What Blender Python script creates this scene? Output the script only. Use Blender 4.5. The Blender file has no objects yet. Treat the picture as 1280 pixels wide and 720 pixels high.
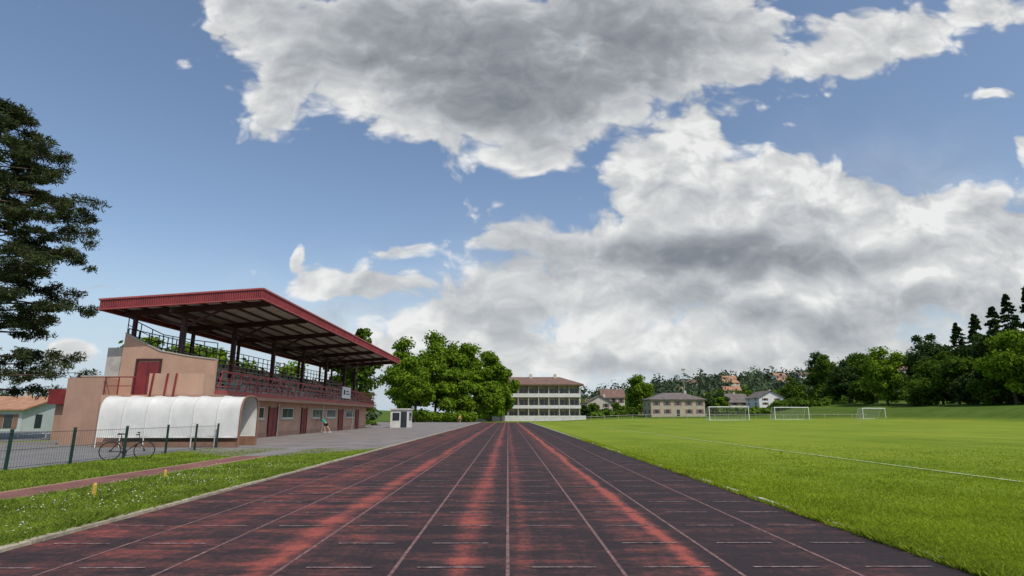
import bpy, math, random
import numpy as np
from mathutils import Vector
random.seed(7); rng=np.random.default_rng(11)
scene=bpy.context.scene
COL=scene.collection

# ------------------------------------------------------------ materials
def nt(mat):
    mat.use_nodes=True; t=mat.node_tree; t.nodes.clear(); return t
def N(t,typ,**kw):
    n=t.nodes.new(typ)
    for k,v in kw.items():
        if k!='inp': setattr(n,k,v)
    for kk,vv in kw.get('inp',{}).items(): n.inputs[kk].default_value=vv
    return n
def ramp(t,fac,stops):
    r=t.nodes.new('ShaderNodeValToRGB'); e=r.color_ramp.elements
    while len(e)<len(stops): e.new(0.5)
    for i,(p,c) in enumerate(stops):
        e[i].position=p; e[i].color=(c[0],c[1],c[2],1)
    t.links.new(fac,r.inputs[0]); return r.outputs[0]
def noisy(name,c,var=0.25,scale=3.0,rough=0.8,bump=0.0,metal=0.0,stretch=(1,1,1),c2=None,bscale=None,spec=0.3,streak=0.0):
    m=bpy.data.materials.new(name); t=nt(m); L=t.links.new
    tc=N(t,'ShaderNodeTexCoord'); mp=N(t,'ShaderNodeMapping'); mp.inputs['Scale'].default_value=stretch
    L(tc.outputs['Object'],mp.inputs[0])
    n=N(t,'ShaderNodeTexNoise',inp={'Scale':scale,'Detail':4,'Roughness':0.62}); L(mp.outputs[0],n.inputs['Vector'])
    lo=[x*(1-var) for x in c]; hi=[min(1,x*(1+var)) for x in (c2 or c)]
    col=ramp(t,n.outputs[0],[(0.3,lo),(0.7,hi)])
    if streak>0:
        mp2=N(t,'ShaderNodeMapping'); mp2.inputs['Scale'].default_value=(1.0,1.0,.35); L(tc.outputs['Object'],mp2.inputs[0])
        ns=N(t,'ShaderNodeTexNoise',inp={'Scale':1.6,'Detail':6,'Roughness':.7}); L(mp2.outputs[0],ns.inputs['Vector'])
        g=ramp(t,ns.outputs[0],[(.35,(1-streak,)*3),(.6,(1.0,1.0,1.0))])
        mm=N(t,'ShaderNodeMix',data_type='RGBA',blend_type='MULTIPLY',inp={0:1.0}); L(col,mm.inputs[6]); L(g,mm.inputs[7]); col=mm.outputs[2]
    b=N(t,'ShaderNodeBsdfPrincipled',inp={'Roughness':rough,'Metallic':metal,'Specular IOR Level':spec}); L(col,b.inputs['Base Color'])
    if bump>0:
        n2=N(t,'ShaderNodeTexNoise',inp={'Scale':bscale or scale*6,'Detail':3}); L(mp.outputs[0],n2.inputs['Vector'])
        bp=N(t,'ShaderNodeBump',inp={'Strength':bump,'Distance':0.03}); L(n2.outputs[0],bp.inputs['Height']); L(bp.outputs[0],b.inputs['Normal'])
    o=N(t,'ShaderNodeOutputMaterial'); L(b.outputs[0],o.inputs[0]); return m
def leafmat(name,c,var=0.45,scale=0.35,trans=0.3):
    m=bpy.data.materials.new(name); t=nt(m); L=t.links.new
    tc=N(t,'ShaderNodeTexCoord'); g=N(t,'ShaderNodeNewGeometry')
    n=N(t,'ShaderNodeTexNoise',inp={'Scale':scale,'Detail':2}); L(tc.outputs['Object'],n.inputs['Vector'])
    ad=N(t,'ShaderNodeMath',operation='MULTIPLY_ADD',inp={1:0.45}); L(g.outputs['Random Per Island'],ad.inputs[0])
    mu=N(t,'ShaderNodeMath',operation='MULTIPLY_ADD',inp={1:1.4,2:-0.45}); L(n.outputs[0],mu.inputs[0]); L(mu.outputs[0],ad.inputs[2])
    col=ramp(t,ad.outputs[0],[(0.05,[x*(1-var) for x in c]),(0.95,[c[0]*(1+var*1.3),c[1]*(1+var),c[2]*(1+var*.4)])])
    d=N(t,'ShaderNodeBsdfDiffuse'); L(col,d.inputs[0])
    tr=N(t,'ShaderNodeBsdfTranslucent'); L(col,tr.inputs[0])
    mx=N(t,'ShaderNodeMixShader',inp={0:trans}); L(d.outputs[0],mx.inputs[1]); L(tr.outputs[0],mx.inputs[2])
    o=N(t,'ShaderNodeOutputMaterial'); L(mx.outputs[0],o.inputs[0]); return m

M={}
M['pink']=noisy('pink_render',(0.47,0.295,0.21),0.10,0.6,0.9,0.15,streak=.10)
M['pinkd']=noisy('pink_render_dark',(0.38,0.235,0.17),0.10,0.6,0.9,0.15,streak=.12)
M['red']=noisy('red_paint',(0.20,0.03,0.033),0.25,1.2,0.5)
M['redl']=noisy('red_trim',(0.34,0.075,0.075),0.15,2,0.5)
M['maroon']=noisy('maroon_steel',(0.055,0.02,0.022),0.2,2,0.5)
M['ceil']=noisy('roof_underside',(0.42,0.36,0.30),0.2,1.5,0.8)
M['conc']=noisy('concrete',(0.40,0.37,0.33),0.22,1.5,0.9,0.2)
M['kerb']=noisy('kerb_concrete',(0.34,0.3,0.22),0.35,4,0.95,0.4)
M['bench']=noisy('bench_boards',(0.52,0.46,0.40),0.25,3,0.7)
M['dark']=noisy('dark_metal',(0.025,0.027,0.03),0.2,4,0.5)
M['glass']=noisy('window_glass',(0.03,0.04,0.05),0.3,0.6,0.12,spec=0.6)
M['white']=noisy('white_paint',(0.72,0.72,0.7),0.08,2,0.6)
M['whited']=noisy('white_weathered',(0.6,0.59,0.55),0.12,1,0.8)
M['plastic']=noisy('tunnel_sheet',(0.66,0.65,0.61),0.1,1.2,0.55,0.1,bscale=3,streak=.08)
M['brown']=noisy('brown_frame',(0.22,0.12,0.08),0.2,3,0.6)
M['green_post']=noisy('green_post_paint',(0.015,0.04,0.03),0.2,3,0.5)
M['tile']=noisy('roof_tile_orange',(0.36,0.19,0.115),0.3,1.2,0.9,0.4,stretch=(1,1,3))
M['tilebrown']=noisy('roof_tile_brown',(0.17,0.105,0.08),0.25,0.8,0.9,0.3)
M['slate']=noisy('roof_slate',(0.15,0.125,0.115),0.25,0.8,0.9,0.3)
M['cream']=noisy('cream_wall',(0.50,0.45,0.37),0.1,0.7,0.9)
M['beige']=noisy('beige_wall',(0.42,0.36,0.27),0.12,0.7,0.9)
M['blue']=noisy('blue_grey_wall',(0.45,0.5,0.53),0.12,0.7,0.9)
M['bark']=noisy('bark',(0.09,0.065,0.05),0.35,3,0.95,0.6,stretch=(1,1,.3))
M['leaf_b']=leafmat('leaf_bright',(0.13,0.225,0.022),0.45,trans=.35)
M['leaf_m']=leafmat('leaf_mid',(0.08,0.145,0.022),0.5,trans=.3)
M['leaf_d']=leafmat('leaf_dark',(0.042,0.078,0.025),0.5,trans=.25)
M['leaf_y']=leafmat('leaf_yellowgreen',(0.15,0.25,0.025),0.4,trans=.35)
M['pine']=leafmat('pine_needles',(0.052,0.072,0.034),0.5,0.5,0.15)
M['hill']=leafmat('leaf_hill_hazed',(0.08,0.115,0.075),0.5,0.02,0.15)  # distance haze is tinted into this leaf colour: paler and bluer
M['grassb']=leafmat('grass_blade',(0.26,0.34,0.03),0.22,0.5,0.45)
M['grassl']=leafmat('grass_blade_rough',(0.20,0.29,0.045),0.4,0.9,0.45)
M['yellow']=noisy('yellow_stake',(0.55,0.36,0.06),0.2,8,0.8)
M['skin']=noisy('skin',(0.5,0.3,0.22),0.08,6,0.6)
M['shirt']=noisy('green_shirt',(0.03,0.3,0.22),0.15,8,0.8)
M['shorts']=noisy('black_shorts',(0.02,0.02,0.025),0.15,8,0.8)
M['hair']=noisy('hair',(0.03,0.02,0.015),0.2,20,0.7)
M['tyre']=noisy('tyre_rubber',(0.02,0.02,0.02),0.2,10,0.8)
M['orange']=noisy('orange_top',(0.5,0.28,0.04),0.1,8,0.8)

# ------------------------------------------------------------ mesh builder
class MB:
    def __init__(s): s.v=[]; s.f=[]; s.m=[]; s.sm=[]
    def add(s,vs,fs,mi=0,smooth=False):
        o=len(s.v); s.v+= [tuple(map(float,p)) for p in vs]
        for f in fs: s.f.append([i+o for i in f]); s.m.append(mi); s.sm.append(smooth)
    def box(s,x0,x1,y0,y1,z0,z1,mi=0):
        s.add([(x0,y0,z0),(x1,y0,z0),(x1,y1,z0),(x0,y1,z0),(x0,y0,z1),(x1,y0,z1),(x1,y1,z1),(x0,y1,z1)],
              [(3,2,1,0),(4,5,6,7),(0,1,5,4),(1,2,6,5),(2,3,7,6),(3,0,4,7)],mi)
    def cyl(s,p0,p1,r0,r1=None,n=8,mi=0,smooth=True):
        r1=r0 if r1 is None else r1
        p0=Vector(p0);p1=Vector(p1);d=(p1-p0)
        if d.length<1e-6: return
        d.normalize(); a=d.orthogonal().normalized(); b=d.cross(a)
        vs=[]
        for p,r in((p0,r0),(p1,r1)):
            for i in range(n):
                t=2*math.pi*i/n; vs.append(p+a*math.cos(t)*r+b*math.sin(t)*r)
        fs=[(i,(i+1)%n,n+(i+1)%n,n+i) for i in range(n)]
        s.add(vs,fs,mi,smooth); s.add(vs[:n],[tuple(range(n))[::-1]],mi); s.add(vs[n:],[tuple(range(n))],mi)
    def path(s,pts,r,n=6,mi=0):
        for a,b in zip(pts[:-1],pts[1:]): s.cyl(a,b,r,r,n,mi)
    def prism_y(s,prof,y0,y1,mi=0):
        n=len(prof); vs=[(x,y0,z) for x,z in prof]+[(x,y1,z) for x,z in prof]
        fs=[(i,(i+1)%n,n+(i+1)%n,n+i) for i in range(n)]+[tuple(range(n))[::-1],tuple(range(n,2*n))]
        s.add(vs,fs,mi)
    def beam(s,p0,p1,w,h,mi=0):
        p0=Vector(p0);p1=Vector(p1);d=(p1-p0).normalized()
        up=Vector((0,0,1)) if abs(d.z)<0.95 else Vector((0,1,0))
        a=d.cross(up).normalized()*w/2; b=a.cross(d).normalized()*h/2
        vs=[p+x for p in(p0,p1) for x in(-a-b,a-b,a+b,-a+b)]
        s.add(vs,[(0,1,5,4),(1,2,6,5),(2,3,7,6),(3,0,4,7),(3,2,1,0),(4,5,6,7)],mi)
    def done(s,name,mats,parent=None,recalc=True):
        me=bpy.data.meshes.new(name); me.from_pydata(s.v,[],s.f)
        for m in mats: me.materials.append(M[m] if isinstance(m,str) else m)
        me.polygons.foreach_set('material_index',s.m); me.polygons.foreach_set('use_smooth',s.sm)
        if recalc:
            import bmesh
            bm=bmesh.new(); bm.from_mesh(me); bmesh.ops.recalc_face_normals(bm,faces=bm.faces); bm.to_mesh(me); bm.free()
        me.update(); o=bpy.data.objects.new(name,me); COL.objects.link(o)
        if parent: o.parent=parent
        return o
def empty(name,loc=(0,0,0)):
    e=bpy.data.objects.new(name,None); e.location=loc; e.empty_display_size=0.3; COL.objects.link(e); return e

# ------------------------------------------------------------ terrain
def ss(a,b,x):
    t=np.clip((np.asarray(x,float)-a)/(b-a),0,1); return t*t*(3-2*t)
def H(x,y):
    x=np.asarray(x,float); y=np.asarray(y,float)
    z=0.75*ss(45,125,y)*ss(8,34,x)
    z=z+2.6*ss(84,97,x)*ss(20,60,y)+1.2*ss(97,125,x)
    z=z-0.9*ss(32,48,-x)
    hx=np.interp(x,[-600,-300,-120,0,100,215,337,459,700],[20,14,6,2,9,27,33,50,75])
    z=z+hx*ss(330,640,y)
    z=z+2.0*ss(160,240,y)*ss(20,60,x)
    return z
def graded(a,b,fine0,fine1,step,coarse):
    xs=list(np.arange(fine0,fine1+1e-6,step)); x=fine0; st=step
    while x>a: st=min(st*1.35,coarse); x-=st; xs.insert(0,max(x,a))
    x=fine1; st=step
    while x<b: st=min(st*1.35,coarse); x+=st; xs.append(min(x,b))
    return np.array(xs)
gx=graded(-3000,3000,-60,140,2.0,60); gy=graded(-300,4500,-20,260,4.0,60)
XX,YY=np.meshgrid(gx,gy); ZZ=H(XX,YY)
nx,ny=len(gx),len(gy)
V=np.stack([XX,YY,ZZ],-1).reshape(-1,3)
F=[(j*nx+i,j*nx+i+1,(j+1)*nx+i+1,(j+1)*nx+i) for j in range(ny-1) for i in range(nx-1)]
def ground_mat():
    m=bpy.data.materials.new('grass_ground'); t=nt(m); L=t.links.new
    tc=N(t,'ShaderNodeTexCoord'); sp=N(t,'ShaderNodeSeparateXYZ'); L(tc.outputs['Object'],sp.inputs[0])
    n1=N(t,'ShaderNodeTexNoise',inp={'Scale':0.09,'Detail':5,'Roughness':0.6}); L(tc.outputs['Object'],n1.inputs['Vector'])
    mp=N(t,'ShaderNodeMapping'); mp.inputs['Scale'].default_value=(0.3,0.9,1); L(tc.outputs['Object'],mp.inputs[0])
    n2=N(t,'ShaderNodeTexNoise',inp={'Scale':0.8,'Detail':5,'Roughness':.65}); L(mp.outputs[0],n2.inputs['Vector'])
    n3=N(t,'ShaderNodeTexNoise',inp={'Scale':6,'Detail':6,'Roughness':0.8}); L(tc.outputs['Object'],n3.inputs['Vector'])
    a=N(t,'ShaderNodeMath',operation='ADD'); L(n1.outputs[0],a.inputs[0]); L(n2.outputs[0],a.inputs[1])
    a2=N(t,'ShaderNodeMath',operation='ADD'); L(a.outputs[0],a2.inputs[0]); L(n3.outputs[0],a2.inputs[1])
    mm=N(t,'ShaderNodeMath',operation='MULTIPLY',inp={1:1.25}); L(sp.outputs[0],mm.inputs[0])
    mw=N(t,'ShaderNodeMath',operation='SINE'); L(mm.outputs[0],mw.inputs[0])
    a3=N(t,'ShaderNodeMath',operation='MULTIPLY_ADD',inp={1:0.05}); L(mw.outputs[0],a3.inputs[0]); L(a2.outputs[0],a3.inputs[2])
    a4=N(t,'ShaderNodeMath',operation='MULTIPLY',inp={1:0.3333}); L(a3.outputs[0],a4.inputs[0])
    c=ramp(t,a4.outputs[0],[(0.38,(0.105,0.165,0.012)),(0.5,(0.175,0.235,0.018)),(0.62,(0.25,0.29,0.032))])
    mr=N(t,'ShaderNodeMapRange',inp={1:84.0,2:88.0,3:0.0,4:1.0}); L(sp.outputs[0],mr.inputs[0])  # shade on the right bank is multiplied into the grass colour
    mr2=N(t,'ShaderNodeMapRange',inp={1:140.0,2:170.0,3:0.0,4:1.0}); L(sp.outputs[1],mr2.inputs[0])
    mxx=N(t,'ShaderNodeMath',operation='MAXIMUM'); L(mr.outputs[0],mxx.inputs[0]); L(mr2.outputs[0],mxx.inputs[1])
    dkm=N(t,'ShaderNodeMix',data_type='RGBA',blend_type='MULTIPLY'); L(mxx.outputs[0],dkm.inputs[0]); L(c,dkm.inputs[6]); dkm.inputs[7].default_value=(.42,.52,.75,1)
    b=N(t,'ShaderNodeBsdfPrincipled',inp={'Roughness':0.9,'Specular IOR Level':0.1}); L(dkm.outputs[2],b.inputs['Base Color'])
    bp=N(t,'ShaderNodeBump',inp={'Strength':0.6,'Distance':0.08}); L(n3.outputs[0],bp.inputs['Height']); L(bp.outputs[0],b.inputs['Normal'])
    o=N(t,'ShaderNodeOutputMaterial'); L(b.outputs[0],o.inputs[0]); return m
g=MB(); g.v=[tuple(p) for p in V.tolist()]; g.f=F; g.m=[0]*len(F); g.sm=[True]*len(F)
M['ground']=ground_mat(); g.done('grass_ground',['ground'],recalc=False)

def sheet(name,pts,z,mat):
    s=MB(); s.add([(x,y,z) for x,y in pts],[tuple(range(len(pts)))]); return s.done(name,[mat],recalc=False)

M['asph']=noisy('asphalt',(0.20,0.18,0.17),0.25,0.5,0.9,0.4,bscale=30)
M['asph2']=noisy('asphalt_path_grey',(0.18,0.175,0.17),0.22,0.6,0.9,0.3,bscale=30)
sheet('asphalt_apron',[(-6.28,30.2),(-6.28,150),(-30,150),(-30,33.8),(-14.9,33.8),(-14.9,27.5),(-10.9,24.0),(-9.6,24.0)],0.006,'asph')
sheet('driveway',[(-60,8),(-15.1,8),(-15.1,27.5),(-14.9,33.8),(-31,33.8),(-31,62),(-60,62)],0.010,'asph2')
M['path']=noisy('red_path',(0.19,0.085,0.07),0.3,1.0,0.9,0.4,bscale=30)
sheet('red_footpath',[(-9.75,-5),(-9.75,24.3),(-10.75,24.3),(-10.75,-5)],0.012,'path')

# track
def track_mat():
    m=bpy.data.materials.new('running_track_surface'); t=nt(m); L=t.links.new
    tc=N(t,'ShaderNodeTexCoord'); sp=N(t,'ShaderNodeSeparateXYZ'); L(tc.outputs['Object'],sp.inputs[0])
    def noise(sc,scale,det=6,ro=0.65):
        mp=N(t,'ShaderNodeMapping'); mp.inputs['Scale'].default_value=sc; L(tc.outputs['Object'],mp.inputs[0])
        n=N(t,'ShaderNodeTexNoise',inp={'Scale':scale,'Detail':det,'Roughness':ro}); L(mp.outputs[0],n.inputs['Vector']); return n.outputs[0]
    nw=noise((1,0.15,1),1.5,4)
    wx=N(t,'ShaderNodeMath',operation='MULTIPLY_ADD',inp={1:0.5}); L(nw,wx.inputs[0]); L(sp.outputs[0],wx.inputs[2])
    acc=None
    for cx,w,amp in((-0.30,0.19,0.6),(2.36,0.13,1.05),(2.0,0.3,.3),(-2.45,0.17,0.65),(-4.2,0.35,0.2),(0.45,0.12,0.35),(-5.5,0.3,0.15)):
        a=N(t,'ShaderNodeMath',operation='SUBTRACT',inp={1:cx}); L(wx.outputs[0],a.inputs[0])
        b=N(t,'ShaderNodeMath',operation='DIVIDE',inp={1:w}); L(a.outputs[0],b.inputs[0])
        c=N(t,'ShaderNodeMath',operation='MULTIPLY'); L(b.outputs[0],c.inputs[0]); L(b.outputs[0],c.inputs[1])
        d=N(t,'ShaderNodeMath',operation='POWER',inp={0:0.37}); L(c.outputs[0],d.inputs[1])
        e=N(t,'ShaderNodeMath',operation='MULTIPLY_ADD',inp={1:amp,2:0}); L(d.outputs[0],e.inputs[0])
        if acc: L(acc,e.inputs[2])
        acc=e.outputs[0]
    n1=noise((0.5,1.7,1),1.3,6,0.7); n2=noise((1,1,1),8,5,0.75); n3=noise((0.25,0.05,1),1,3)
    n4=noise((1.6,0.08,1),2.2,5,0.7)
    def ma(x,k,c):
        q=N(t,'ShaderNodeMath',operation='MULTIPLY_ADD',inp={1:k}); L(x,q.inputs[0])
        if isinstance(c,float): q.inputs[2].default_value=c
        else: L(c,q.inputs[2])
        return q.outputs[0]
    gr=N(t,'ShaderNodeMapRange',inp={1:-5.0,2:5.0,3:0.12,4:-0.14}); L(sp.outputs[0],gr.inputs[0])
    v=ma(n1,2.6,-2.40); v=ma(n2,1.3,v); v=ma(n3,0.5,v); v=ma(n4,0.6,v); v=ma(acc,1.0,v); v=ma(gr.outputs[0],1.0,v)
    c=ramp(t,v,[(0.0,(0.032,0.023,0.025)),(0.3,(0.07,0.035,0.034)),(0.6,(0.16,0.05,0.043)),(1.0,(0.31,0.08,0.06))])
    n5=noise((1,1,1),55,3,0.8)
    mx=N(t,'ShaderNodeMix',data_type='RGBA',blend_type='MULTIPLY',inp={0:0.6}); L(c,mx.inputs[6])
    g5=ramp(t,n5,[(0.35,(0.45,0.45,0.45)),(0.65,(1.5,1.5,1.5))]); L(g5,mx.inputs[7])
    b=N(t,'ShaderNodeBsdfPrincipled',inp={'Roughness':0.85,'Specular IOR Level':0.2}); L(mx.outputs[2],b.inputs['Base Color'])
    bp=N(t,'ShaderNodeBump',inp={'Strength':0.5,'Distance':0.01}); L(n5,bp.inputs['Height']); L(bp.outputs[0],b.inputs['Normal'])
    o=N(t,'ShaderNodeOutputMaterial'); L(b.outputs[0],o.inputs[0]); return m
M['track']=track_mat()
sheet('running_track',[(-6.12,-20),(4.9,-20),(4.9,138),(-6.12,138)],0.010,'track')
def worn(name,c,lo,hi,base=(0.07,0.035,0.034),scale=9):
    m=bpy.data.materials.new(name); t=nt(m); L=t.links.new
    tc=N(t,'ShaderNodeTexCoord')
    n=N(t,'ShaderNodeTexNoise',inp={'Scale':scale,'Detail':6,'Roughness':0.75}); L(tc.outputs['Object'],n.inputs['Vector'])
    col=ramp(t,n.outputs[0],[(lo,base),(hi,c)])
    b=N(t,'ShaderNodeBsdfPrincipled',inp={'Roughness':0.8}); L(col,b.inputs['Base Color'])
    o=N(t,'ShaderNodeOutputMaterial'); L(b.outputs[0],o.inputs[0]); return m
M['line']=worn('worn_lane_paint',(0.28,0.155,0.14),0.38,0.64)
M['dash']=worn('worn_dash_paint',(0.30,0.24,0.23),0.40,0.62)
M['pitchline']=worn('pitch_line_chalk',(0.5,0.55,0.38),0.35,0.6,(0.17,0.25,0.02),3)
ln=MB()
for k in range(-4,4):
    x=k*1.22
    for j in range(-20,138,2):
        ln.add([(x-.020,j,.014),(x+.020,j,.014),(x+.020,j+2,.014),(x-.020,j+2,.014)],[(0,1,2,3)])
ln.done('lane_lines',['line'],recalc=False)
ds=MB()
for r in range(26):
    y=4.35+1.21*r
    for k in range(-5,4):
        if random.random()<0.15: continue
        cx=(k+.5)*1.22+random.uniform(-.02,.02); w=0.36
        ds.add([(cx-w,y-.02,.018),(cx+w,y-.02,.018),(cx+w,y+.02,.018),(cx-w,y+.02,.018)],[(0,1,2,3)])
ds.done('exchange_marks',['dash'],recalc=False)
kb=MB()
for j in range(-20,138): kb.box(-6.28,-6.12,j+.008,j+.992,-0.05,0.05+random.uniform(-.006,.006))
kb.done('concrete_kerb',['kerb'])
kb=MB()
for j in range(-20,138): kb.box(4.92,5.0,j+.01,j+.99,-0.05,0.045+random.uniform(-.006,.006))
M['kerbw']=noisy('kerb_white',(0.52,0.52,0.47),0.3,3,0.9); kb.done('inner_kerb',['kerbw'])
kb=MB(); kb.box(-9.75,-9.67,-5,24.2,-.05,.03); kb.box(-10.83,-10.75,-5,24.2,-.05,.03); kb.done('path_edging',['pinkd'])
pl=MB()
def strip(x0,y0,x1,y1,w):
    n=max(2,int(math.hypot(x1-x0,y1-y0)/2)); d=Vector((x1-x0,y1-y0)).normalized(); px,py=-d.y*w/2,d.x*w/2
    for i in range(n):
        a=i/n;b=(i+1)/n; A=(x0+(x1-x0)*a,y0+(y1-y0)*a);B=(x0+(x1-x0)*b,y0+(y1-y0)*b)
        q=[(A[0]-px,A[1]-py),(B[0]-px,B[1]-py),(B[0]+px,B[1]+py),(A[0]+px,A[1]+py)]
        pl.add([(u,v,float(H(u,v))+.03) for u,v in q],[(0,1,2,3)])
strip(12.7,-20,12.7,112,.11); strip(12.7,112,76,112,.1)
pl.done('pitch_lines',['pitchline'],recalc=False)

# ------------------------------------------------------------ grandstand
gs=empty('grandstand')
Y0,Y1=34.7,76.0
XB,XF=-24.0,-18.3
b=MB()
b.box(XB,XF,Y0+.25,Y1,0,2.62,0)
b.done('lower_storey',['pink'],gs)
b=MB()
b.box(XF,XF+.03,Y0+.25,Y1,0,.35,0)
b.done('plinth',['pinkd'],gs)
wn=MB(); fr=MB(); dr=MB()
y=37.0
lay=[('w',2.6),('g',1.2),('w',3.4),('g',1.0),('d',1.6),('g',1.0),('w',2.4),('g',2.2),('d',1.2),('g',1.6),('w',3.0),('g',1.4),('w',3.0),('g',1.2),('d',1.5),('g',1.4),('w',3.2),('g',1.0),('d',1.2),('g',1.0)]
for tpe,w in lay:
    if tpe=='w':
        fr.box(XF,XF+.05,y-.07,y+w+.07,1.38,2.22)
        n=int(w/0.8)
        for i in range(n):
            a=y+i*w/n+.03; c=y+(i+1)*w/n-.03; wn.box(XF+.05,XF+.06,a,c,1.45,2.15)
        fr.box(XF,XF+.14,y-.1,y+w+.1,1.30,1.375)
    if tpe=='d':
        dr.box(XF,XF+.06,y,y+w,0.04,2.2); dr.box(XF+.06,XF+.075,y+w/2-.01,y+w/2+.01,.04,2.2,1)
        dr.box(XF,XF+.1,y-.09,y-.004,0.04,2.3,1); dr.box(XF,XF+.1,y+w+.004,y+w+.09,.04,2.3,1)
    y+=w
wn.done('front_windows',['glass'],gs); fr.done('window_frames',['whited'],gs); dr.done('front_doors',['red','maroon'],gs)
b=MB()
b.prism_y([(-25.1,0),(-17.35,0),(-17.35,2.62),(-17.35,4.85),(-19.0,5.05),(-20.7,5.35),(-22.1,6.0),(-22.9,6.4),(-22.95,3.85),(-25.1,3.85)],Y0-.25,Y0,0)
b.box(-25.1,-24.85,Y0,Y0+8,0,3.85,0)
b.done('end_wall',['pink'],gs)
b=MB()
for (xa,za),(xb,zb) in zip([(-22.9,6.4),(-22.1,6.0),(-20.7,5.35),(-19.0,5.05)],[(-22.1,6.0),(-20.7,5.35),(-19.0,5.05),(-17.35,4.85)]):
    b.beam((xa,Y0-.125,za+.03),(xb,Y0-.125,zb+.03),.34,.06)
b.beam((-25.15,Y0-.125,3.88),(-22.97,Y0-.125,3.88),.34,.06)
b.done('wall_coping',['conc'],gs)
b=MB(); b.prism_y([(-17.3,2.5),(-18.3,2.5),(-24,5.9),(-24,6.3),(-22,5.85),(-19.5,4.7),(-17.3,3.3)],Y1,Y1+.25); b.box(-24,-18.3,Y1,Y1+.25,0,2.5); b.done('far_end_wall',['pink'],gs)
b=MB()
b.box(-20.35,-17.25,Y0-1.55,Y0-.254,0,2.75,0)
b.box(-20.35,-17.25,Y0-1.55,Y0-1.40,2.754,3.95,1)
b.box(-17.40,-17.25,Y0-1.396,Y0-.254,2.754,3.95,1)
b.box(-22.9,-20.354,Y0-1.55,Y0-.254,0,2.75,1)
b.box(-25.1,-22.904,Y0-1.3,Y0-.254,0,3.72,0)
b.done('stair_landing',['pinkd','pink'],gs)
b=MB()
b.box(-21.9,-20.6,Y0-.30,Y0-.254,2.76,4.7,0)
b.box(-22.0,-21.904,Y0-.34,Y0-.254,2.76,4.8,1); b.box(-20.596,-20.5,Y0-.34,Y0-.254,2.76,4.8,1); b.box(-22.0,-20.5,Y0-.35,Y0-.254,4.804,4.9,1)
b.box(-21.28,-21.24,Y0-.305,Y0-.30,2.78,4.68,1)
b.done('end_door',['red','maroon'],gs)
b=MB()
for x in(-20.2,-19.4,-18.9): b.beam((x,Y0-1.6,2.2),(x+.12,Y0-1.6,3.95),.08,.08)
b.beam((-22.9,Y0-1.45,3.75),(-20.4,Y0-1.45,3.75),.06,.06); b.beam((-22.9,Y0-1.45,3.25),(-20.4,Y0-1.45,3.25),.04,.04)
for x in(-22.85,-22.1,-21.3,-20.45): b.beam((x,Y0-1.45,2.75),(x,Y0-1.45,3.75),.05,.05)
b.done('stair_rail',['red'],gs)
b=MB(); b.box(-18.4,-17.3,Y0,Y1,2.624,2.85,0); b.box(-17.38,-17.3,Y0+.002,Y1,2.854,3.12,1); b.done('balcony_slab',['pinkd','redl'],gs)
b=MB(); s=MB()
n=7
for i in range(n):
    xf=-18.35-i*0.7; z=2.95+i*0.44
    b.box(-24.0,xf,Y0+.01+i*.0011,Y1-.01-i*.0011,z-.0 if i==0 else z-.44+.001,z+.0 if i>0 else z+.1)
    if i>0:
        for yy in np.arange(Y0+.6,Y1-1,2.4):
            if int((yy-Y0)/2.4)%5==3: continue
            s.box(xf-.42,xf-.08,yy,yy+2.3,z+.30,z+.35)
            for q in(yy+.3,yy+1.9): s.box(xf-.30,xf-.2,q,q+.06,z+.002,z+.30,1)
b.done('tiers',['conc'],gs); s.done('bench_seats',['bench','dark'],gs)
ZT=2.95+6*0.44
b=MB()
for yy in np.arange(Y0+.2,Y1,1.25):
    b.beam((-17.36,yy,2.9),(-17.05,yy,4.15),.06,.10)
for z,x in((4.15,-17.05),(3.72,-17.16),(3.32,-17.26)):
    b.beam((x,Y0,z),(x,Y1,z),.055,.055)
b.beam((-17.05,Y0+.1,4.2),(-17.05,Y1,4.2),.12,.05)
for yy in(Y0+.35,Y0+6.5,Y0+12.4,Y0+24.4,Y0+36):
    b.beam((-17.6,yy,3.9),(-19.8,yy,5.25),.05,.06)
    b.beam((-17.6,yy,3.5),(-19.8,yy,4.85),.04,.04)
    for q in np.linspace(0,1,5): b.beam((-17.6-2.2*q,yy,2.95+1.35*q),(-17.6-2.2*q,yy,3.9+1.35*q),.05,.05)
b.done('front_railing',['redl'],gs)
b=MB()
for yy in np.arange(Y0,Y1+.1,1.03): b.beam((-22.9,yy,ZT-.1),(-22.9,yy,ZT+1.15),.05,.05)
for z in(.35,.75,1.15): b.beam((-22.9,Y0,ZT+z),(-22.9,Y1,ZT+z),.05,.05)
prof=[(-22.9,6.4),(-22.1,6.0),(-20.7,5.35),(-19.0,5.05),(-17.4,4.85)]
for (xa,za),(xb,zb) in zip(prof[:-1],prof[1:]):
    b.beam((xa,Y0-.12,za+1.0),(xb,Y0-.12,zb+1.0-.0),.05,.05); b.beam((xa,Y0-.12,za+.55),(xb,Y0-.12,zb+.55),.035,.035)
    m=max(1,int((xb-xa)/.55))
    for i in range(m+1):
        q=i/m; x=xa+(xb-xa)*q; z=za+(zb-za)*q; b.beam((x,Y0-.12,z-.02),(x,Y0-.12,z+1.0),.04,.04)
b.done('rear_and_end_railing',['dark'],gs)
RX0,RX1,RY0,RY1=-23.9,-14.45,33.3,77.0
RZ0,RZ1=8.22,8.88
def rz(x): return RZ0+(RZ1-RZ0)*(x-RX0)/(RX1-RX0)
b=MB(); b.prism_y([(RX0+.05,rz(RX0)-.30),(RX1-.05,rz(RX1)-.30),(RX1-.05,rz(RX1)-.12),(RX0+.05,rz(RX0)-.12)],RY0+.05,RY1-.05); b.done('roof_deck',['ceil'],gs)
b=MB()
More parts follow.
